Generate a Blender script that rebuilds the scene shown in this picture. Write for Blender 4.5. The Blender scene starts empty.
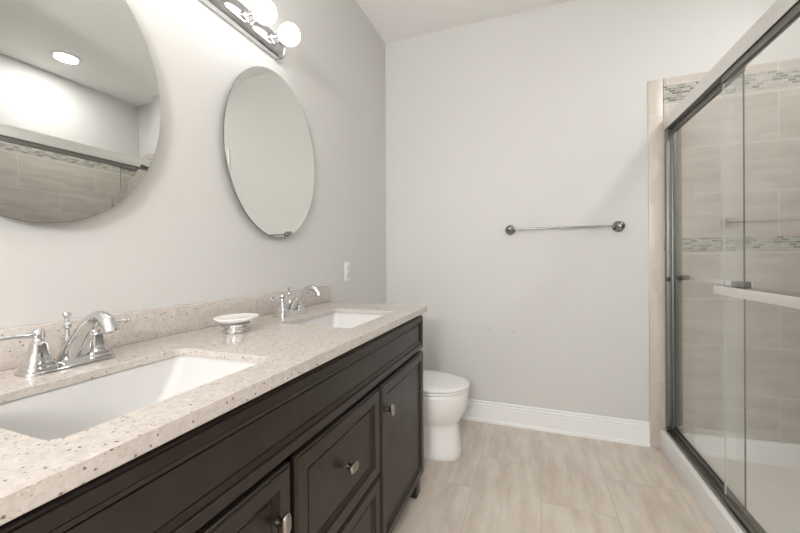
import bpy, bmesh, math, random
from mathutils import Vector, Matrix
C = bpy.context.scene
COL = C.collection
PI = math.pi

# ------------------------------------------------------------ camera
cam_d = bpy.data.cameras.new('camera'); cam = bpy.data.objects.new('camera', cam_d); COL.objects.link(cam)
cam_d.sensor_width = 36.0; cam_d.lens = 359.756 * 36 / 800
cam_d.shift_y = -(266.5 - 259.53) / 800
cam_d.clip_start = 0.02
cam.matrix_world = (Matrix.Translation((1.0593, 0, 1.1426)) @ Matrix.Rotation(0.35127, 4, 'Z')
                    @ Matrix.Rotation(PI / 2, 4, 'X') @ Matrix.Rotation(-0.005, 4, 'Z'))
C.camera = cam
# ------------------------------------------------------------ world, exposure
w = bpy.data.worlds.new('world'); C.world = w; w.use_nodes = True
w.node_tree.nodes['Background'].inputs[0].default_value = (0.92, 0.96, 1.0, 1)
w.node_tree.nodes['Background'].inputs[1].default_value = 0.12
C.view_settings.view_transform = 'Standard'; C.view_settings.look = 'None'
C.view_settings.gamma = 1; C.view_settings.use_curve_mapping = False
C.view_settings.exposure = 0.97
# light strengths (the lamps are built further down)
BULB = 5.0         # radiance of the vanity globes
FILL_GLOBE = 39.0        # radiance of the fill globe added behind the camera
SHOWER_CAN = 5.0

def area(name, loc, rot, size, power, color=(1, 1, 1), shape='DISK', size_y=None):
    d = bpy.data.lights.new(name, 'AREA'); d.shape = shape; d.size = size
    if size_y: d.size_y = size_y
    d.energy = power; d.color = color
    o = bpy.data.objects.new(name, d); COL.objects.link(o); o.location = loc; o.rotation_euler = rot
    return o

# ------------------------------------------------------------ dimensions
YB = 2.582      # back wall
ZC = 2.818      # ceiling
XR = 2.80       # far long wall of the shower
YF = -2.4       # wall behind the camera
YS = 1.0        # near end of the shower
ZT = 0.914      # counter top

# ------------------------------------------------------------ materials
def mat(name, col=(.8, .8, .8), rough=.5, metal=0., spec=.5, coat=0., emit=None, strength=0.):
    m = bpy.data.materials.new(name); m.use_nodes = True
    b = m.node_tree.nodes['Principled BSDF']
    b.inputs['Base Color'].default_value = (*col, 1); b.inputs['Roughness'].default_value = rough
    b.inputs['Metallic'].default_value = metal; b.inputs['Specular IOR Level'].default_value = spec
    b.inputs['Coat Weight'].default_value = coat
    if emit:
        b.inputs['Emission Color'].default_value = (*emit, 1); b.inputs['Emission Strength'].default_value = strength
    return m
class NT:
    def __init__(s, m): s.m = m; s.t = m.node_tree; s.b = s.t.nodes['Principled BSDF']
    def n(s, kind, **kw):
        o = s.t.nodes.new(kind)
        for k, v in kw.items(): setattr(o, k, v)
        return o
    def l(s, a, b): s.t.links.new(a, b)
    def coord(s, scale=(1, 1, 1), loc=(0, 0, 0), swap=None):
        c = s.n('ShaderNodeTexCoord'); out = c.outputs['Object']
        if swap:
            a = s.n('ShaderNodeSeparateXYZ'); s.l(out, a.inputs[0]); q = s.n('ShaderNodeCombineXYZ')
            for i, ch in enumerate(swap): s.l(a.outputs['XYZ'.index(ch)], q.inputs[i])
            out = q.outputs[0]
        mp = s.n('ShaderNodeMapping'); mp.inputs['Scale'].default_value = scale; mp.inputs['Location'].default_value = loc
        s.l(out, mp.inputs['Vector']); return mp.outputs[0]
    def noise(s, vec, scale, detail=4, rough=.5):
        o = s.n('ShaderNodeTexNoise'); o.inputs['Scale'].default_value = scale; o.inputs['Detail'].default_value = detail
        o.inputs['Roughness'].default_value = rough; s.l(vec, o.inputs['Vector']); return o.outputs['Fac']
    def ramp(s, fac, stops, interp='LINEAR'):
        o = s.n('ShaderNodeValToRGB'); r = o.color_ramp; r.interpolation = interp
        while len(r.elements) < len(stops): r.elements.new(.5)
        for e, (p, c) in zip(r.elements, stops):
            e.position = p; e.color = (*c, 1) if len(c) == 3 else c
        s.l(fac, o.inputs[0]); return o.outputs[0]
    def mix(s, fac, a, b, blend='MIX'):
        o = s.n('ShaderNodeMix', data_type='RGBA', blend_type=blend)
        for sock, v in ((o.inputs[0], fac), (o.inputs[6], a), (o.inputs[7], b)):
            if isinstance(v, (int, float)): sock.default_value = v
            elif isinstance(v, tuple): sock.default_value = (*v, 1)
            else: s.l(v, sock)
        return o.outputs[2]
    def bump(s, h, strength=.2, dist=.002):
        o = s.n('ShaderNodeBump'); o.inputs['Strength'].default_value = strength; o.inputs['Distance'].default_value = dist
        s.l(h, o.inputs['Height']); s.l(o.outputs[0], s.b.inputs['Normal'])
    def color(s, c): s.l(c, s.b.inputs['Base Color'])

def paint(name, col, rough=.6):
    m = mat(name, col, rough, spec=.3); t = NT(m); v = t.coord()
    f = t.noise(v, 1.3, 3)
    t.color(t.mix(t.ramp(f, [(.3, (0, 0, 0)), (.7, (1, 1, 1))]), tuple(c * .985 for c in col), tuple(min(1, c * 1.015) for c in col)))
    t.bump(t.noise(v, 260, 2), .06, .001)
    return m
M_WALL = paint('wall_paint', (.654, .647, .630))
M_CEIL = paint('ceiling_paint', (.92, .915, .90))
M_TRIM = mat('trim_paint', (.86, .86, .85), .35)

def tile_mat(name, swap, loc, bw, rh, base, dark, light, mortar, msize, streak, rough, offset=.5):
    m = mat(name, base, rough, spec=.5); t = NT(m); v = t.coord(swap=swap, loc=loc)
    br = t.n('ShaderNodeTexBrick'); br.offset = offset; br.offset_frequency = 2; br.squash = 1
    br.inputs['Scale'].default_value = 1; br.inputs['Brick Width'].default_value = bw; br.inputs['Row Height'].default_value = rh
    br.inputs['Mortar Size'].default_value = msize; br.inputs['Mortar Smooth'].default_value = .2; br.inputs['Bias'].default_value = 0
    br.inputs['Color1'].default_value = (0, 0, 0, 1); br.inputs['Color2'].default_value = (1, 1, 1, 1)
    br.inputs['Mortar'].default_value = (.5, .5, .5, 1)
    t.l(v, br.inputs['Vector'])
    # veins run along the tile; each tile shifts the pattern
    sh = t.n('ShaderNodeVectorMath', operation='MULTIPLY_ADD')
    t.l(br.outputs['Color'], sh.inputs[0]); sh.inputs[1].default_value = (3.1, 7.7, 5.3); t.l(v, sh.inputs[2])
    mp = t.n('ShaderNodeMapping'); mp.inputs['Scale'].default_value = streak; mp.inputs['Rotation'].default_value = (0, 0, .12); t.l(sh.outputs[0], mp.inputs['Vector'])
    a = t.noise(mp.outputs[0], 3.0, 7, .62)
    c = t.ramp(a, [(.36, dark), (.5, base), (.64, light)])
    b2 = t.noise(v, 5.0, 4, .6)
    c = t.mix(t.ramp(b2, [(.35, (0, 0, 0)), (.7, (.35, .35, .35))]), c, dark)
    c = t.mix(br.outputs['Fac'], c, mortar)
    t.color(c)
    inv = t.n('ShaderNodeMath', operation='SUBTRACT'); inv.inputs[0].default_value = 1; t.l(br.outputs['Fac'], inv.inputs[1])
    t.bump(inv.outputs[0], .25, .001)
    return m
# floor: long side of the tile along the room (y)
M_FLOOR = tile_mat('floor_tile', 'YXZ', (-1.195, -.775, 0), .62, .318, (.66, .585, .51), (.57, .495, .42), (.73, .665, .59),
                   (.54, .475, .41), .0022, (1.2, 6.0, 1), .35)
SB, SD, SL, SM = (.555, .50, .455), (.485, .435, .39), (.615, .565, .52), (.68, .635, .60)
M_SH_LOW = tile_mat('shower_tile_low', 'XZY', (-2.08, -.108, 0), .51, .2655, SB, SD, SL, SM, .0022, (1.2, 6, 1), .3)
M_SH_MID = tile_mat('shower_tile_mid', 'XZY', (-2.08, -1.247, 0), .51, .2713, SB, SD, SL, SM, .0022, (1.2, 6, 1), .3)
M_SH_TOP = tile_mat('shower_tile_top', 'XZY', (-2.08, -2.176, 0), .51, .2, SB, SD, SL, SM, .0022, (1.2, 6, 1), .3)
M_SW_LOW = tile_mat('shower_side_tile_low', 'YZX', (-1.9, -.108, 0), .54, .2655, SB, SD, SL, SM, .0022, (1.2, 6, 1), .3)
M_SW_MID = tile_mat('shower_side_tile_mid', 'YZX', (-1.9, -1.247, 0), .54, .2713, SB, SD, SL, SM, .0022, (1.2, 6, 1), .3)
M_SW_TOP = tile_mat('shower_side_tile_top', 'YZX', (-1.9, -2.176, 0), .54, .2, SB, SD, SL, SM, .0022, (1.2, 6, 1), .3)
M_EDGE = tile_mat('edge_tile', 'ZXY', (-.40, -1.60, 0), .535, .4, (.61, .555, .50), (.55, .495, .44), (.66, .61, .56), (.66, .61, .56), .002, (1.2, 6, 1), .35, 0)

def mosaic(name, swap, loc):
    m = mat(name, (.5, .5, .45), .2); t = NT(m); v = t.coord(swap=swap, loc=loc)
    br = t.n('ShaderNodeTexBrick'); br.offset = .43; br.offset_frequency = 2; br.squash = 1.35; br.squash_frequency = 3
    for k, q in (('Scale', 1), ('Brick Width', .034), ('Row Height', .0137), ('Mortar Size', .0013), ('Bias', 0)): br.inputs[k].default_value = q
    br.inputs['Color1'].default_value = (0, 0, 0, 1); br.inputs['Color2'].default_value = (1, 1, 1, 1)
    t.l(v, br.inputs['Vector'])
    c = t.ramp(br.outputs['Color'], [(0, (.19, .195, .175)), (.18, (.47, .45, .40)), (.34, (.31, .315, .285)), (.48, (.52, .50, .46)),
                                     (.62, (.235, .225, .20)), (.76, (.41, .42, .385)), (.9, (.34, .31, .27))], 'CONSTANT')
    t.color(t.mix(br.outputs['Fac'], c, (.58, .54, .49)))
    return m
M_MOS = mosaic('mosaic_tile', 'XZY', (-.01, -2.076, 0)); M_MOS2 = mosaic('mosaic_tile_low', 'XZY', (-.01, -1.180, 0))
M_MOSS = mosaic('mosaic_side', 'YZX', (-.02, -2.076, 0)); M_MOSS2 = mosaic('mosaic_side_low', 'YZX', (-.02, -1.180, 0))

def quartz():
    m = mat('quartz', (.6, .53, .45), .16, spec=.85); t = NT(m); v = t.coord()
    a = t.ramp(t.noise(v, 75, 6, .75), [(.3, (.485, .43, .385)), (.5, (.57, .52, .475)), (.7, (.65, .61, .575))])
    def specks(scale, size, keep, col, c):
        vo = t.n('ShaderNodeTexVoronoi'); vo.inputs['Scale'].default_value = scale; t.l(v, vo.inputs['Vector'])
        nz = t.n('ShaderNodeMath', operation='MULTIPLY_ADD'); t.l(t.noise(v, scale * 2.5, 2), nz.inputs[0]); nz.inputs[1].default_value = .5; t.l(vo.outputs['Distance'], nz.inputs[2])
        s1 = t.ramp(nz.outputs[0], [(size * .7 + .2, (1, 1, 1)), (size + .25, (0, 0, 0))])
        sp = t.n('ShaderNodeSeparateColor'); t.l(vo.outputs['Color'], sp.inputs[0])
        s2 = t.ramp(sp.outputs[0], [(keep, (1, 1, 1)), (keep + .02, (0, 0, 0))])
        f = t.mix(1, s1, s2, 'MULTIPLY')
        return t.mix(f, c, col)
    c = specks(150, .30, .32, (.44, .365, .30), a)
    c = specks(140, .22, .07, (.68, .64, .59), c)
    c = specks(125, .27, .24, (.21, .16, .13), c)
    c = specks(98, .23, .12, (.15, .115, .095), c)
    c = specks(72, .17, .17, (.10, .075, .06), c)
    t.color(c); return m
M_QUARTZ = quartz()
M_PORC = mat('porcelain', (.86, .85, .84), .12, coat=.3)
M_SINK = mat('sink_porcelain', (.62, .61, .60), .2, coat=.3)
M_PAN = mat('shower_acrylic', (.80, .79, .77), .3)
M_PLASTIC = mat('white_plastic', (.85, .85, .84), .3)
M_PLATE2 = mat('grey_plastic', (.66, .655, .64), .35)
M_DISH = mat('dish_ceramic', (.88, .87, .85), .15)
M_CHROME = mat('chrome', (.63, .63, .635), .06, 1)
M_NICKEL = mat('brushed_nickel', (.27, .265, .25), .5, 1)
M_STEM = mat('dark_bronze', (.05, .042, .036), .4, 1)
M_BAR = mat('satin_chrome', (.30, .30, .30), .22, 1)
M_PEWTER = mat('pewter', (.34, .31, .28), .3, 1)
M_RAIL = mat('brushed_rail', (.86, .85, .835), .5, 1)
M_DKRAIL = mat('dark_rail', (.31, .305, .285), .4, 1)
M_SEAL = mat('black_rubber', (.02, .02, .02), .5)
M_MIRROR = mat('mirror_silver', (.84, .86, .84), .0, 1)
M_MIREDGE = mat('mirror_edge', (.10, .11, .105), .2)
M_HOLE = mat('anchor_grey', (.38, .36, .33), .6)
M_BULB = mat('lit_globe', (1, 1, 1), .3, emit=(1, .988, .972), strength=BULB)
M_FILL_GLOBE = mat('fill_globe_glow', (1, 1, 1), .4, emit=(1, .99, .975), strength=FILL_GLOBE)
M_CANLIT = mat('lit_lens', (1, 1, 1), .4, emit=(1, .985, .965), strength=6)
def wood():
    m = mat('espresso_wood', (.03, .024, .02), .34, spec=.4); t = NT(m)
    v = t.coord(scale=(18, 1.4, 1.4))
    c = t.ramp(t.noise(v, 9, 4, .6), [(.3, (.019, .0133, .0098)), (.7, (.0275, .020, .015))])
    t.color(c); return m
M_WOOD = wood()
M_INSIDE = mat('cabinet_shadow_gap', (.012, .010, .009), .6)
def glass():
    m = bpy.data.materials.new('shower_glass'); m.use_nodes = True; t = m.node_tree; t.nodes.clear()
    o = t.nodes.new('ShaderNodeOutputMaterial'); mx = t.nodes.new('ShaderNodeMixShader'); fr = t.nodes.new('ShaderNodeFresnel'); fr.inputs[0].default_value = 1.45
    tr = t.nodes.new('ShaderNodeBsdfTransparent'); tr.inputs[0].default_value = (.974, .977, .972, 1)
    gl = t.nodes.new('ShaderNodeBsdfGlossy'); gl.inputs['Roughness'].default_value = .0; gl.inputs[0].default_value = (.97, .99, .97, 1)
    ge = t.nodes.new('ShaderNodeNewGeometry'); mr = t.nodes.new('ShaderNodeMapRange')      # same reflectance from both faces of the pane
    mr.inputs['To Min'].default_value = 1.45; mr.inputs['To Max'].default_value = 1 / 1.45
    t.links.new(ge.outputs['Backfacing'], mr.inputs['Value']); t.links.new(mr.outputs[0], fr.inputs[0]); t.links.new(fr.outputs[0], mx.inputs[0]); t.links.new(tr.outputs[0], mx.inputs[1]); t.links.new(gl.outputs[0], mx.inputs[2]); t.links.new(mx.outputs[0], o.inputs[0])
    return m
M_GLASS = glass()
M_GEDGE = mat('glass_edge', (.06, .085, .07), .2)
M_GEDGE_PALE = mat('glass_edge_pale', (.50, .53, .50), .15)

# ------------------------------------------------------------ mesh helpers
def merge(bm, other):
    me = bpy.data.meshes.new('tmp'); other.to_mesh(me); bm.from_mesh(me); bpy.data.meshes.remove(me); other.free()
def add_box(bm, x0, x1, y0, y1, z0, z1, bev=0., seg=2, mi=0):
    b = bmesh.new(); bmesh.ops.create_cube(b, size=1)
    for v in b.verts:
        v.co = ((x0 + x1) / 2 + v.co.x * (x1 - x0), (y0 + y1) / 2 + v.co.y * (y1 - y0), (z0 + z1) / 2 + v.co.z * (z1 - z0))
    if bev: bmesh.ops.bevel(b, geom=b.edges[:], offset=bev, segments=seg, profile=.5, affect='EDGES')
    for f in b.faces: f.material_index = mi
    merge(bm, b)
def add_loft(bm, loops, cap0=True, cap1=True, mi=0, closed=False):
    rs = [[bm.verts.new(p) for p in lp] for lp in loops]; n = len(rs[0]); out = []
    pairs = list(zip(rs, rs[1:])) + ([(rs[-1], rs[0])] if closed else [])
    for a, b in pairs:
        for i in range(n):
            j = (i + 1) % n
            try: out.append(bm.faces.new((a[i], a[j], b[j], b[i])))
            except ValueError: pass
    if cap0 and not closed: out.append(bm.faces.new(rs[0][::-1]))
    if cap1 and not closed: out.append(bm.faces.new(rs[-1]))
    for f in out: f.material_index = mi
    return out
def frame_of(d):
    d = d.normalized(); up = Vector((0, 0, 1)) if abs(d.z) < .95 else Vector((1, 0, 0))
    a = d.cross(up).normalized(); return a, a.cross(d).normalized()
def add_tube(bm, pts, rad, n=16, mi=0, sy=1.):
    pts = [Vector(p) for p in pts]; k = len(pts)
    if not isinstance(rad, (list, tuple)): rad = [rad] * k
    loops = []; pa = None
    for i, p in enumerate(pts):
        d = (pts[min(i + 1, k - 1)] - pts[max(i - 1, 0)])
        a, b = frame_of(d)
        if pa is not None:
            a = (pa - d.normalized() * pa.dot(d.normalized())).normalized(); b = a.cross(d.normalized()).normalized()
        pa = a
        loops.append([p + (a * math.cos(t) + b * math.sin(t) * sy) * rad[i] for t in [2 * PI * q / n for q in range(n)]])
    add_loft(bm, loops, mi=mi)
def spline(pts, m=8):
    pts = [Vector(p) for p in pts]; out = []
    for i in range(len(pts) - 1):
        p0, p1, p2, p3 = pts[max(i - 1, 0)], pts[i], pts[i + 1], pts[min(i + 2, len(pts) - 1)]
        for k in range(m):
            t = k / m
            out.append(.5 * ((2 * p1) + (p2 - p0) * t + (2 * p0 - 5 * p1 + 4 * p2 - p3) * t * t + (3 * p1 - p0 - 3 * p2 + p3) * t ** 3))
    out.append(pts[-1]); return out
def add_lathe(bm, prof, o=(0, 0, 0), axis='z', n=32, mi=0):
    o = Vector(o); loops = []
    for r, h in prof:
        r = max(r, 1e-5); lp = []
        for q in range(n):
            c, s = r * math.cos(2 * PI * q / n), r * math.sin(2 * PI * q / n)
            lp.append(o + {'z': Vector((c, s, h)), 'x': Vector((h, c, s)), 'y': Vector((s, h, c))}[axis])
        loops.append(lp)
    add_loft(bm, loops, mi=mi)
def rrect(cx, cy, hx, hy, r, z, n=6):
    r = max(1e-4, min(r, hx * .999, hy * .999)); out = []
    for k, (sx, sy) in enumerate(((1, 1), (-1, 1), (-1, -1), (1, -1))):
        for i in range(n + 1):
            a = PI / 2 * (k + i / n)
            out.append(Vector((cx + sx * (hx - r) + r * math.cos(a), cy + sy * (hy - r) + r * math.sin(a), z)))
    return out
def sell(cx, cy, ax, ay, z, p=2.0, n=48, axb=None):
    out = []
    for q in range(n):
        t = 2 * PI * q / n; c, s = math.cos(t), math.sin(t)
        e = 2 / p; aa = ax if (c >= 0 or axb is None) else axb
        out.append(Vector((cx + aa * math.copysign(abs(c) ** e, c), cy + ay * math.copysign(abs(s) ** e, s), z)))
    return out

def obj(name, bm, m, parent=None, loc=None, smooth=True, angle=35, fix=True):
    """link a bmesh as one mesh object; verts in world coords are moved to the parent's / loc origin"""
    if fix: bmesh.ops.recalc_face_normals(bm, faces=bm.faces[:])
    me = bpy.data.meshes.new(name)
    if loc is not None: bmesh.ops.translate(bm, verts=bm.verts[:], vec=-Vector(loc))
    bm.to_mesh(me); bm.free()
    for q in (m if isinstance(m, (list, tuple)) else [m]): me.materials.append(q)
    if smooth:
        me.shade_smooth(); me.set_sharp_from_angle(angle=math.radians(angle))
    o = bpy.data.objects.new(name, me); COL.objects.link(o)
    if parent: o.parent = parent
    elif loc is not None: o.location = loc
    return o
def tag(o, label, cat, group=None):
    o['label'] = label; o['category'] = cat
    if group: o['group'] = group
    return o
def thing(name, label, cat, loc=(0, 0, 0), rot=(0, 0, 0), group=None):
    o = bpy.data.objects.new(name, None); COL.objects.link(o); o.location = loc; o.rotation_euler = rot; o.empty_display_size = .05
    return tag(o, label, cat, group)
def part(name, bm, m, t, world=True, **kw):
    """part of thing t; bm in world coords when world=True (t unrotated)"""
    org = Vector((0, 0, 0)); p = t
    while p: org += p.location; p = p.parent
    if world: bmesh.ops.translate(bm, verts=bm.verts[:], vec=-org)
    return obj(name, bm, m, t, **kw)
def struct(name, bm, m, parent=None, **kw):
    o = obj(name, bm, m, parent, **kw)
    o['kind'] = 'structure'
    return o
def copy_tree(o, parent=None):
    c = o.copy(); COL.objects.link(c); c.parent = parent
    for ch in list(o.children): copy_tree(ch, c)
    return c
def box(*a, **k): bm = bmesh.new(); add_box(bm, *a, **k); return bm
def new(): return bmesh.new()

# ------------------------------------------------------------ structure
T = .1
struct('floor', box(-T, XR + T, YF - T, YB + T, -T, 0), M_FLOOR, smooth=False)
struct('ceiling', box(-T, XR + T, YF - T, YB + T, ZC, ZC + T), M_CEIL, smooth=False)
struct('wall_left', box(-T, 0, YF - T, YB + T, 0, ZC), M_WALL, smooth=False)
struct('wall_back', box(0, XR + T, YB, YB + T, 0, ZC), M_WALL, smooth=False)
struct('wall_right', box(XR, XR + T, YF - T, YB, 0, ZC), M_WALL, smooth=False)
struct('wall_partition', box(1.78, XR, YS - .11, YS, 0, ZC), M_WALL, smooth=False)
# wall behind the camera with the open doorway into a dim hall
bm = new(); dx0, dx1, dz = .75, 1.60, 2.05
add_box(bm, 0, dx0, YF - T, YF, 0, ZC); add_box(bm, dx1, XR, YF - T, YF, 0, ZC); add_box(bm, dx0, dx1, YF - T, YF, dz, ZC)
struct('wall_front', bm, M_WALL, smooth=False)
bm = new()
add_box(bm, dx0 - .07, dx0, YF, YF + .015, 0, dz); add_box(bm, dx1, dx1 + .07, YF, YF + .015, 0, dz); add_box(bm, dx0 - .07, dx1 + .07, YF, YF + .015, dz, dz + .07)
struct('trim_2', bm, M_TRIM, smooth=False)

def baseboard(name, axis, a, b, wall, sgn):
    prof = [(0, 0), (.021, 0), (.021, .016), (.019, .021), (.0135, .0215), (.0135, .103), (.0085, .106), (.0085, .110), (.0125, .113), (.0125, .122), (.0075, .126), (.0075, .131), (.010, .134), (.010, .140), (.007, .145), (0, .145)]
    bm = new()
    mk = lambda t, d, z: Vector((t, wall + sgn * d, z)) if axis == 'x' else Vector((wall + sgn * d, t, z))
    add_loft(bm, [[mk(a, d, z) for d, z in prof], [mk(b, d, z) for d, z in prof]])
    return struct(name, bm, M_TRIM, smooth=False)
baseboard('baseboard_back', 'x', .022, 1.7265, YB, -1)
baseboard('baseboard_left', 'y', 1.735, YB, 0, 1)

# shower surround tiling (belongs to the walls)
TY = YB - .012
SH = [('shower_tiling', .0, 1.180, M_SH_LOW), ('mosaic_band', 1.180, 1.262, M_MOS2), ('shower_tiling', 1.262, 2.076, M_SH_MID),
      ('mosaic_band', 2.076, 2.176, M_MOS), ('shower_tiling', 2.176, 2.221, M_SH_TOP)]
wb = bpy.data.objects['wall_back']; wr = bpy.data.objects['wall_right']
for n, z0, z1, m in SH: struct(n, box(1.806, XR, TY, YB, z0, z1), m, wb, smooth=False)
SIDE = {id(M_SH_LOW): M_SW_LOW, id(M_MOS2): M_MOSS2, id(M_SH_MID): M_SW_MID, id(M_MOS): M_MOSS, id(M_SH_TOP): M_SW_TOP}
for n, z0, z1, m in SH: struct(n, box(XR - .012, XR, YS, TY, z0, z1), SIDE[id(m)], wr, smooth=False)
struct('trim_1', box(1.7275, 1.806, YB - .008, YB, 0, 2.221, bev=.003), M_EDGE)

# ------------------------------------------------------------ vanity cabinet
VF = .535       # face of the carcass; the fronts stand 17 mm proud
van = thing('vanity_cabinet', 'dark espresso double-sink bathroom vanity cabinet along the left wall', 'cabinet', (0.27, .92, 0))
y0, y1 = .150, 1.700
bm = new()
add_box(bm, .004, VF, y0, y0 + .018, .085, .882); add_box(bm, .004, VF, y1 - .018, y1, .085, .882)
add_box(bm, .004, .016, y0 + .018, y1 - .018, .085, .882); add_box(bm, .016, VF, y0 + .018, y1 - .018, .085, .103)
part('body', bm, M_WOOD, van, smooth=False)
bm = new()
add_box(bm, VF - .02, VF - .002, y0 + .018, y1 - .018, .845, .881)
for yy in (.665, 1.165): add_box(bm, VF - .02, VF - .002, yy, yy + .03, .103, .845)
add_box(bm, VF - .02, VF - .002, y0 + .018, y1 - .018, .675, .712)
part('face_frame', bm, M_INSIDE, van, smooth=False)
def front(ya, yb, za, zb, border, x=.552, th=.0165):
    """a frame-and-panel front, moulded by nested loops"""
    prof = [(0, -th), (0, -.006), (.002, -.004), (.005, -.004), (.0065, 0), (border - .002, 0), (border - .001, -.001), (border, -.006), (border + .0018, -.006), (border + .0022, -.004), (border + .0135, -.0095), (border + .014, -.0135), (border + .016, -.0135), (border + .0165, -.0095)]
    loops = []
    for i, d in prof:
        loops.append([Vector((x + d, ya + i, za + i)), Vector((x + d, yb - i, za + i)), Vector((x + d, yb - i, zb - i)), Vector((x + d, ya + i, zb - i))])
    bm = new(); add_loft(bm, loops); return bm
part('false_front', front(.152, 1.716, .704, .868, .029), M_WOOD, van, smooth=False)
def knob(t, y, z, horizontal):
    bm = new()
    add_lathe(bm, [(.0, .0), (.0095, .0), (.0085, .003), (.0065, .008), (.007, .014), (.0105, .018), (0, .018)], (.5525, y, z), 'x', 20)
    a, b = (.0225, .0125) if horizontal else (.0125, .0225)
    loops = []
    for s, d in ((.86, .0165), (.97, .0185), (1, .0215), (.96, .0245), (.82, .027), (.5, .0285), (.2, .029)):
        lp = sell(0, 0, a * s, b * s, 0, 3.2, 32); loops.append([Vector((.5525 + d, y + q.x, z + q.y)) for q in lp])
    add_loft(bm, loops)
    for f in bm.faces:
        if f.calc_center_median().x < .5685: f.material_index = 1
    o = part('knob', bm, [M_PEWTER, M_STEM], t); o['label'] = 'pewter cabinet knob'; return o
for ya, yb, kx in ((.152, .672, .625), (1.187, 1.716, 1.236)):
    d = part('door', front(ya, yb, .090, .690, .040), M_WOOD, van, smooth=False); knob(d, kx, .588, False)
for za, zb in ((.386, .690), (.090, .378)):
    d = part('drawer', front(.690, 1.172, za, zb, .044), M_WOOD, van, smooth=False); knob(d, .931, (za + zb) / 2 + .004, True)
for xa in (.03, .488):
    for ya in (.155, 1.635):
        part('leg', box(xa, xa + .05, ya, ya + .06, 0, .085, bev=.003), M_WOOD, van)

# ------------------------------------------------------------ countertop with two cut-outs
SINKS = (.482, 1.275); SX, SHX, SHY = .342, .147, .206
ct = thing('countertop', 'speckled beige quartz countertop with two sink cut-outs on the dark vanity', 'countertop', (0.286, .92, .884))
bm = new()
cx, cy, hx, hy = .286 + .0005, .9275, .2855, .7975
def ring(z, ins): return rrect(cx, cy, hx - ins, hy - ins, .006 - ins * .5, z, 3)
outer = [ring(.8965, .030), ring(.884, .030), ring(.884, .002), ring(.886, 0), ring(.9115, 0), ring(.914, .0025)]
top = []; bot = []
rs = [[bm.verts.new(p) for p in lp] for lp in outer]
for a, b in zip(rs, rs[1:]):
    for i in range(len(a)): bm.faces.new((a[i], a[(i + 1) % len(a)], b[(i + 1) % len(a)], b[i]))
loops_top = [rs[-1]]; loops_bot = [rs[0]]
for sy in SINKS:
    hs = [[bm.verts.new(p) for p in rrect(SX, sy, SHX + e, SHY + e, .022 + e, z, 6)] for z, e in ((.8965, 0), (.9125, 0), (.914, .0015))]
    for a, b in zip(hs, hs[1:]):
        for i in range(len(a)): bm.faces.new((a[i], b[i], b[(i + 1) % len(a)], a[(i + 1) % len(a)]))
    loops_top.append(hs[-1]); loops_bot.append(hs[0])
for ls in (loops_top, loops_bot):
    es = []
    for l in ls:
        for i in range(len(l)):
            e = bm.edges.get((l[i], l[(i + 1) % len(l)])) or bm.edges.new((l[i], l[(i + 1) % len(l)])); es.append(e)
    bmesh.ops.triangle_fill(bm, use_beauty=True, use_dissolve=False, edges=es)
part('slab', bm, M_QUARTZ, ct, smooth=False)
bs = obj('backsplash', box(.0015, .020, .130, 1.716, .9142, 1.000, bev=.002), M_QUARTZ)
tag(bs, 'long tan speckled stone backsplash strip along the left wall, behind both faucets', 'backsplash')

# ------------------------------------------------------------ sinks
def make_sink():
    t = thing('undermount_sink', '', 'sink', (SX, SINKS[0], .896))
    bm = new()
    inner = [(.000, .150, .209, .022), (-.004, .150, .209, .022), (-.010, .147, .204, .022), (-.035, .142, .190, .024), (-.075, .134, .163, .026), (-.108, .124, .130, .03), (-.120, .112, .108, .035), (-.124, .080, .070, .045), (-.125, .024, .024, .0235)]
    lp = [rrect(0, 0, .164, .223, .035, 0), ] + [rrect(0, 0, a, b, r, z) for z, a, b, r in inner]
    lp[0] = rrect(0, 0, .164, .223, .035, -.0005); lp[1] = rrect(0, 0, .151, .210, .022, -.0005)
    out = [rrect(0, 0, a + .010, b + .010, r + .006, z - .012) for z, a, b, r in inner[2:]][::-1]
    out.append(rrect(0, 0, .164, .223, .035, -.012))
    fs = add_loft(bm, lp + out, closed=True)
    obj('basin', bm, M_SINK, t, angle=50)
    bm = new(); add_lathe(bm, [(0, -.1275), (.0215, -.1275), (.0225, -.1235), (.019, -.1215), (.013, -.1215), (.012, -.1195), (.006, -.118), (0, -.118)])
    o = obj('drain', bm, M_CHROME, t); o['label'] = 'chrome sink drain'
    return t
s1 = make_sink(); s2 = copy_tree(s1); s2.location.y = SINKS[1]
tag(s1, 'white rectangular undermount sink nearest the camera, in the large near cut-out', 'sink', 'undermount sinks in the vanity')
tag(s2, 'white rectangular undermount sink at the far end of the counter, near the toilet', 'sink', 'undermount sinks in the vanity')

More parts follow.
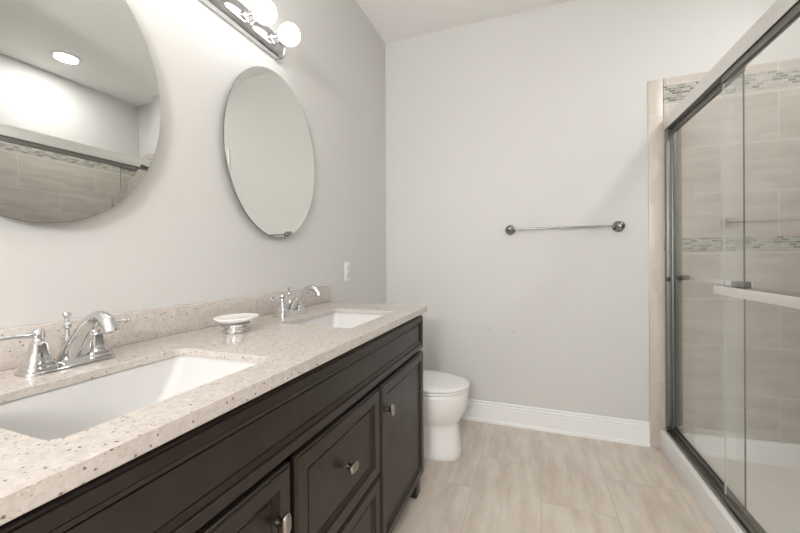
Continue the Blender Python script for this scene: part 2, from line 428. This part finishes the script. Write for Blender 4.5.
# ------------------------------------------------------------ faucets
def make_faucet():
    t = thing('faucet', '', 'faucet', (.108, .489, ZT))
    bm = new()
    add_loft(bm, [rrect(0, 0, a, b, r, z) for z, a, b, r in ((.0, .0285, .081, .013), (.004, .0285, .081, .013), (.007, .0265, .079, .012), (.012, .0215, .073, .012), (.017, .0185, .069, .012))])
    obj('base_plate', bm, M_CHROME, t, angle=40)
    for s in (-1, 1):
        bm = new(); yc = .0515 * s
        add_loft(bm, [rrect(0, yc, a, a, r, z) for z, a, r in ((.008, .0265, .010), (.014, .0255, .010), (.0165, .0235, .009), (.019, .0235, .009), (.025, .0205, .008), (.034, .0165, .007), (.045, .0135, .006), (.056, .0118, .005), (.062, .0112, .005), (.064, .0095, .005))], )
        h = obj('handle_body', bm, M_CHROME, t, angle=40)
        bm = new()
        add_lathe(bm, [(0, .062), (.0092, .062), (.0098, .066), (.0085, .070), (.0102, .074), (.0102, .084), (.0085, .089), (.0045, .092), (0, .0925)], (0, yc, 0))
        add_tube(bm, spline([(0, yc + s * .004, .079), (.001, yc + s * .024, .0795), (.003, yc + s * .045, .0805), (.005, yc + s * .060, .081)], 4), [.0062, .0058, .0055, .0052, .0048, .0045, .0042, .004, .004, .004, .0041, .0044, .0046], 14)
        add_lathe(bm, [(0, 0), (.0046, 0), (.0062, .002), (.0062, .005), (.005, .007), (.0065, .010), (.0055, .0145), (0, .016)] if s > 0 else [(0, 0), (.0046, 0), (.0062, -.002), (.0062, -.005), (.005, -.007), (.0065, -.010), (.0055, -.0145), (0, -.016)], (.005, yc + s * .058, .081), 'y', 16)
        obj('lever', bm, M_CHROME, t)
    bm = new()
    path = spline([(-.004, 0, .010), (.004, 0, .028), (.030, 0, .062), (.058, 0, .090), (.082, 0, .108), (.105, 0, .1135), (.126, 0, .107), (.138, 0, .093), (.142, 0, .081)], 6)
    k = len(path) - 1
    def rad(q):
        for (a, ra), (b, rb) in zip(RR, RR[1:]):
            if a <= q <= b: return ra + (rb - ra) * (q - a) / (b - a)
    RR = [(0, .022), (.1, .019), (.25, .0145), (.5, .0115), (.7, .0118), (.88, .0132), (.97, .0136), (1, .012)]
    add_tube(bm, path, [rad(i / k) for i in range(k + 1)], 24)
    obj('spout', bm, M_CHROME, t)
    bm = new()
    add_lathe(bm, [(0, .014), (.016, .014), (.0145, .020), (.0115, .032), (.0095, .048), (.0085, .062), (.0045, .064), (.0042, .080), (.0078, .083), (.0085, .088), (.0078, .092), (.0045, .095), (.0042, .101), (.0062, .108), (.0080, .112), (.0070, .116), (0, .1175)], (-.006, 0, 0), n=20)
    obj('lift_rod', bm, M_CHROME, t)
    return t
f1 = make_faucet(); f2 = copy_tree(f1); f2.location = (.104, 1.262, ZT)
tag(f1, 'chrome two-lever faucet behind the near sink, closest to the camera', 'faucet', 'chrome faucets on the counter')
tag(f2, 'chrome two-lever faucet behind the far sink, beside the soap dish', 'faucet', 'chrome faucets on the counter')

# ------------------------------------------------------------ soap dish
sd = thing('soap_dish', 'white oval soap dish on a chrome ring stand between the two sinks', 'soap dish', (.168, .905, ZT))
bm = new()
add_lathe(bm, [(0, 0), (.040, 0), (.0425, .003), (.0425, .012), (.0400, .014), (.0400, .018), (.0425, .020), (.0425, .027), (.039, .0305), (0, .0305)], n=40)
o = obj('stand', bm, M_CHROME, sd); o['label'] = 'chrome ring stand'
bm = new()
add_loft(bm, [sell(0, 0, a, b, z) for a, b, z in ((.030, .034, .031), (.040, .046, .0325), (.052, .060, .0365), (.060, .068, .0425), (.0625, .0715, .0465), (.062, .071, .0485), (.059, .068, .0485), (.045, .052, .0465), (.030, .034, .0455), (.008, .009, .045))])
o = obj('dish', bm, M_DISH, sd); o['label'] = 'white ceramic oval dish'

# ------------------------------------------------------------ oval mirrors
def make_mirror():
    ay, az = .286, .358
    t = thing('oval_mirror', '', 'mirror')
    bm = new()
    def el(f, x): return [Vector((x, (ay - f) * math.cos(2 * PI * q / 96), (az - f) * math.sin(2 * PI * q / 96))) for q in range(96)]
    L = [el(.004, .0), el(0, .0), el(0, .0035), el(.0005, .0042), el(.022, .00465)]
    rs = [[bm.verts.new(p) for p in lp] for lp in L]
    for k, (a, b) in enumerate(zip(rs, rs[1:])):
        for i in range(96):
            f = bm.faces.new((a[i], a[(i + 1) % 96], b[(i + 1) % 96], b[i])); f.material_index = 0 if k == 3 else 1
    f = bm.faces.new(rs[-1]); f.material_index = 0
    f = bm.faces.new(rs[0][::-1]); f.material_index = 1
    o = obj('mirror_glass', bm, [M_MIRROR, M_MIREDGE], t, smooth=False)
    bm = new(); add_box(bm, -.0125, -.0005, -.15, .15, -.2, .2)
    obj('backing_board', bm, M_INSIDE, t, smooth=False)
    return t
mi2 = make_mirror(); mi1 = copy_tree(mi2)
TILT = math.radians(-.7)
for m_, yc, zc in ((mi2, 1.282, 1.599), (mi1, .475, 1.587)):
    m_.location = (.020, yc, zc); m_.rotation_euler = (0, TILT, 0)
tag(mi2, 'frameless oval mirror above the far sink, seen whole', 'mirror', 'oval mirrors over the vanity')
tag(mi1, 'frameless oval mirror above the near sink, reflecting the shower and ceiling light', 'mirror', 'oval mirrors over the vanity')

# ------------------------------------------------------------ vanity light bar
lb = thing('vanity_light_bar', 'chrome light bar with lit round globe bulbs high on the left wall', 'wall light', (0, .875, 2.074))
bm = new()
prof = [(0, -.046), (.018, -.046), (.034, -.040), (.044, -.030), (.048, -.018), (.048, .018), (.044, .030), (.034, .040), (.018, .046), (0, .046)]
add_loft(bm, [[Vector((x, y, z)) for x, z in prof] for y in (-.430, .430)])
add_loft(bm, [[Vector((x * 1.06, y, z * 1.06)) for x, z in prof] for y in (.430, .437)]); add_loft(bm, [[Vector((x * 1.06, y, z * 1.06)) for x, z in prof] for y in (-.437, -.430)])
obj('back_plate', bm, M_CHROME, lb, angle=25)
for k in range(6):
    yy = .365 - .146 * k
    bm = new(); add_lathe(bm, [(0, .047), (.026, .047), (.026, .050), (.021, .052), (.019, .074), (.0205, .078), (.0205, .082), (0, .082)], (0, yy, 0), 'x', 28)
    so = obj('socket', bm, M_CHROME, lb)
    bm = new(); R = .0430
    add_lathe(bm, [(0, .080), (.014, .080), (.016, .084)] + [(R * math.sin(a), .1235 - R * math.cos(a)) for a in [.42 + (PI - .42) * i / 18 for i in range(19)]], (0, yy, 0), 'x', 32)
    o = obj('globe_bulb', bm, M_BULB, so); o['label'] = 'lit white globe bulb'

# ------------------------------------------------------------ wall switch
sw = thing('wall_switch', 'small white wall plate with a toggle on the left wall beyond the far faucet', 'switch', (0, 1.950, 1.072))
bm = new(); add_box(bm, .0, .006, -.035, .035, -.057, .057, bev=.003); obj('cover_plate', bm, M_PLASTIC, sw)
bm = new(); add_box(bm, .0055, .0085, -.0165, .0165, -.033, .033, bev=.0012); r_ = obj('rocker', bm, M_PLATE2, sw)
bm = new(); add_box(bm, .008, .0105, -.006, .006, -.009, .009, bev=.0008); obj('toggle', bm, M_PLASTIC, sw)
for zz in (-.047, .047):
    bm = new(); add_lathe(bm, [(0, .0055), (.003, .0055), (.003, .0068), (0, .0072)], (0, 0, zz), 'x', 12); obj('screw', bm, M_PLASTIC, sw)

# ------------------------------------------------------------ towel bar
tb = thing('towel_bar', 'chrome towel bar mounted on the plain back wall', 'towel bar', (1.2445, YB, 1.342))
xa, xb = -.322, .322
bm = new(); add_tube(bm, [(xa, -.056, 0), (xb, -.056, 0)], .006, 16); obj('bar', bm, M_BAR, tb)
for xx in (xa, xb):
    bm = new()
    add_lathe(bm, [(0, 0), (.033, 0), (.034, -.004), (.028, -.009), (.018, -.013), (.011, -.020), (.010, -.032), (.016, -.036), (.0235, -.043), (.0275, -.052), (.0275, -.060), (.0235, -.070), (.014, -.077), (0, -.080)], (xx, 0, 0), 'y', 28)
    obj('post', bm, M_BAR, tb)
for xx, lab in ((.775, 'small grey screw anchor in the back wall, the one nearer the toilet'), (.942, 'small grey screw anchor in the back wall, the one farther from the toilet')):
    bm = new(); add_lathe(bm, [(0, .001), (.0045, .001), (.0045, -.0015), (.002, -.0015), (.0015, .0), (0, .0)], (0, 0, 0), 'y', 14)
    o = obj('wall_anchor', bm, M_HOLE); o.location = (xx, YB, .647); tag(o, lab, 'wall anchor', 'screw anchors in the back wall')

# ------------------------------------------------------------ toilet (tank against the left wall)
to = thing('toilet', 'white two-piece toilet behind the far end of the vanity', 'toilet', (0, 2.100, 0))
bm = new()
Lp = [(.000, .666, .250, .116, 3.0), (.006, .669, .248, .119, 3.0), (.030, .667, .250, .117, 3.0), (.090, .659, .255, .112, 2.9), (.150, .653, .255, .110, 2.8), (.190, .652, .250, .112, 2.6), (.206, .655, .248, .117, 2.5), (.222, .667, .245, .129, 2.4),
      (.250, .681, .240, .148, 2.25), (.285, .697, .235, .166, 2.15), (.330, .706, .230, .177, 2.1), (.380, .709, .225, .181, 2.1), (.398, .708, .225, .180, 2.1), (.403, .703, .229, .176, 2.1)]
cxx = .46
loops = [sell(cxx, 0, f - cxx, b, z, p, 56, cxx - k) for z, f, k, b, p in Lp]
add_loft(bm, loops)
obj('bowl', bm, M_PORC, to, angle=60)
def slab(z0, z1, f, k, b, dome=0., e=.006):
    q = new(); c = .45
    L = [sell(c, 0, f - c - i, b - i, z, 2.1, 56, c - k - i) for z, i in ((z0, e), (z0 + e * .5, .001), (z0 + e, 0), (z1 - e, 0), (z1 - e * .4, e * .35), (z1, e * 1.3), (z1 + dome * .6, .05), (z1 + dome, .12))]
    add_loft(q, L); return q
obj('seat', slab(.4045, .4215, .713, .255, .181), M_PORC, to, angle=60)
obj('lid', slab(.4235, .443, .717, .235, .185, .006), M_PORC, to, angle=60)
bm = new()
add_loft(bm, [rrect(.112, 0, a, b, .035, z) for z, a, b in ((.385, .080, .185), (.39, .088, .195), (.55, .094, .208), (.715, .098, .215))]); obj('tank', bm, M_PORC, to)
bm = new(); add_loft(bm, [rrect(.112, 0, a, b, .03, z) for z, a, b in ((.7155, .100, .218), (.720, .104, .222), (.742, .104, .222), (.750, .096, .214))]); obj('tank_lid', bm, M_PORC, to)
bm = new(); add_loft(bm, [rrect(.20, 0, a, b, .03, z) for z, a, b in ((.20, .06, .10), (.30, .09, .14), (.384, .10, .16))]); obj('tank_shelf', bm, M_PORC, to)
bm = new(); add_lathe(bm, [(0, .204), (.013, .204), (.013, .212), (0, .214)], (0, -.15, .67), 'x', 18); add_tube(bm, [(.214, -.15, .67), (.217, -.10, .664), (.217, -.075, .66)], [.005, .006, .007], 12)
obj('flush_lever', bm, M_CHROME, to)

for ch in to.children: ch.data.transform(Matrix.Diagonal((1, 1, .945, 1)))
# ------------------------------------------------------------ shower base
PX0, PX1, PY0, PY1 = 1.778, XR - .012, YS, TY
sp = thing('shower_base', 'low white acrylic shower base with a raised curb on the tiled floor', 'shower base', ((PX0 + PX1) / 2, (PY0 + PY1) / 2, 0))
def quad(i0, ib, zc, zs):   # curb-side inset / other insets, curb height / other heights
    a, b, c, d = PX0 + i0, PX1 - ib, PY0 + ib, PY1 - ib
    return [Vector((a, c, zc)), Vector((b, c, zs)), Vector((b, d, zs)), Vector((a, d, zc))]
bm = new()
q = [quad(.0, 0, 0, 0), quad(0, 0, .100, .100), quad(.003, 0, .107, .107), quad(.010, .0005, .110, .110), quad(.084, .001, .110, .112)]
rs = []
loops = [quad(0, 0, 0, 0), quad(0, 0, .101, .101), quad(.002, 0, .107, .107), quad(.008, 0, .110, .110), quad(.086, .001, .110, .150), quad(.088, .018, .108, .150), quad(.094, .024, .098, .144), quad(.104, .040, .066, .078), quad(.112, .055, .060, .064), quad(.135, .085, .056, .057)]
add_loft(bm, loops)
part('pan', bm, M_PAN, sp, angle=40)
bm = new(); add_lathe(bm, [(0, .0555), (.05, .0555), (.052, .0565), (.045, .059), (.0, .0595)], (2.26, 1.55, 0)); o = part('drain', bm, M_CHROME, sp); o['label'] = 'round chrome shower drain'

# ------------------------------------------------------------ shower door frame
fr = thing('shower_door_frame', 'brushed metal frame of the sliding shower door, with header rail and floor track', 'shower frame', (1.83, 1.8, .11))
HY1 = TY - .001
bm = new()
add_box(bm, 1.803, 1.806, YS, HY1, 1.905, 1.972, bev=.001); add_box(bm, 1.806, 1.862, YS, HY1, 1.962, 1.970)
add_box(bm, 1.859, 1.862, YS, HY1, 1.905, 1.962)
o = part('header_rail', bm, M_RAIL, fr); o['label'] = 'pale brushed header rail across the top'
bm = new(); add_box(bm, 1.807, 1.8585, YS, HY1, 1.906, 1.918)
part('header_channel', bm, M_DKRAIL, fr, smooth=False)
for yy0, yy1 in ((HY1 - .034, HY1), (YS, YS + .034)):
    bm = new()
    add_box(bm, 1.808, 1.826, yy0, yy1, .112, 1.905, bev=.0015); add_box(bm, 1.826, 1.832, yy0 + .012, yy1, .112, 1.905); add_box(bm, 1.832, 1.858, yy0, yy1, .112, 1.905, bev=.0015); add_box(bm, 1.858, 1.884, yy0 + .008, yy1, .16, 1.905)  # last box added to imitate the dark refraction band beside the jamb
    part('side_jamb', bm, M_NICKEL, fr)
bm = new()
add_box(bm, 1.802, 1.862, YS + .035, HY1 - .035, .1105, .117)
for xx, hh in ((1.802, .126), (1.826, .128), (1.858, .136)): add_box(bm, xx, xx + .005, YS + .035, HY1 - .035, .117, hh)
part('floor_track', bm, M_DKRAIL, fr, smooth=False)
bm = new(); add_box(bm, 1.800, 1.822, HY1 - .055, HY1 - .034, .118, .150, bev=.002); add_box(bm, 1.838, 1.856, HY1 - .055, HY1 - .034, .118, .150, bev=.002)
part('guide_block', bm, M_SEAL, fr)
bm = new(); add_box(bm, 1.802, 1.820, HY1 - .048, HY1 - .0345, 1.006, 1.032, bev=.002); part('bumper', bm, M_SEAL, fr)

# ------------------------------------------------------------ sliding glass doors
def door(label, x, ya, yb, edge_m, bar_x, bar_ya, bar_yb, inside):
    t = thing('sliding_glass_door', label, 'shower door', (x, (ya + yb) / 2, .118), group='sliding shower doors')
    bm = new(); add_box(bm, x - .003, x + .003, ya, yb, .150, 1.876)
    for f in bm.faces:
        f.normal_update(); f.material_index = 0 if abs(f.normal.x) > .9 else 1
    part('glass_panel', bm, [M_GLASS, edge_m], t, smooth=False)
    bm = new(); add_box(bm, x - .0075, x + .0075, ya, yb, 1.876, 1.904, bev=.001); part('top_rail', bm, M_NICKEL, t)
    bm = new(); add_box(bm, x - .007, x + .007, ya, yb, .132, .150, bev=.001); part('bottom_rail', bm, M_NICKEL, t)
    bm = new(); h = .0165
    add_box(bm, bar_x - .004, bar_x + .004, bar_ya, bar_yb, .0 + 1.0125 - h, 1.0125 + h, bev=.0015) if not inside else add_box(bm, bar_x - .004, bar_x + .004, bar_ya, bar_yb, 1.022, 1.044, bev=.0015)
    o = part('towel_rail', bm, M_RAIL, t)
    zc = 1.0125 if not inside else 1.033
    for yy in (bar_ya + .03, bar_yb - .03):
        bm = new(); s = 1 if bar_x > x else -1
        xs = sorted((x + s * .003, bar_x - s * .004))
        if inside: add_box(bm, xs[0], xs[1], yy - .04, yy + .04, zc - .013, zc + .013, bev=.002)
        else: add_box(bm, xs[0], xs[1], yy + .012, yy + .029, zc - .0155, zc + .013, bev=.002)
        part('rail_bracket', bm, M_STEM, t)
    return t
door('inner sliding glass shower door with a dark vertical edge, meeting the back wall', 1.842, 1.790, HY1 - .036, M_GEDGE, 1.882, 1.83, 2.49, True)
door('outer sliding glass shower door with a wide metal towel rail, nearer the camera', 1.818, 1.060, 1.887, M_GEDGE_PALE, 1.772, 1.10, 1.854, False)

# ------------------------------------------------------------ ceiling cans
def can(label, x, y, power):
    t = thing('recessed_ceiling_light', label, 'ceiling light', (x, y, ZC), group='recessed ceiling lights')
    bm = new(); add_lathe(bm, [(.070, 0), (.095, 0), (.095, -.004), (.088, -.008), (.074, -.006), (.070, -.002)], n=40)
    obj('trim_ring', bm, M_TRIM, t)
    bm = new(); add_lathe(bm, [(0, -.0005), (.071, -.0005), (.071, -.004), (0, -.005)], n=40); obj('lens', bm, M_CANLIT, t)
    l = area('can_lamp', (x, y, ZC - .012), (0, 0, 0), .14, power, (1, .985, .96))
can('lit round recessed light in the ceiling above the shower, seen in the near mirror', 2.42, 1.77, SHOWER_CAN)
# fill light added behind the camera to brighten the room, shaped as a pendant
gl = thing('added_fill_globe', 'added fill light behind the camera, shaped as a lit white globe pendant', 'ceiling light', (1.0, -1.55, ZC))
bm = new(); add_lathe(bm, [(0, 0), (.065, 0), (.065, -.012), (.05, -.024), (.012, -.03), (.012, -.80), (.05, -.81), (.05, -.835), (0, -.835)]); obj('stem', bm, M_NICKEL, gl)
bm = new(); add_lathe(bm, [(.22 * math.sin(a), -1.05 - .22 * math.cos(a)) for a in [PI * i / 24 for i in range(25)]], n=40); obj('fill_globe_ball', bm, M_FILL_GLOBE, gl)
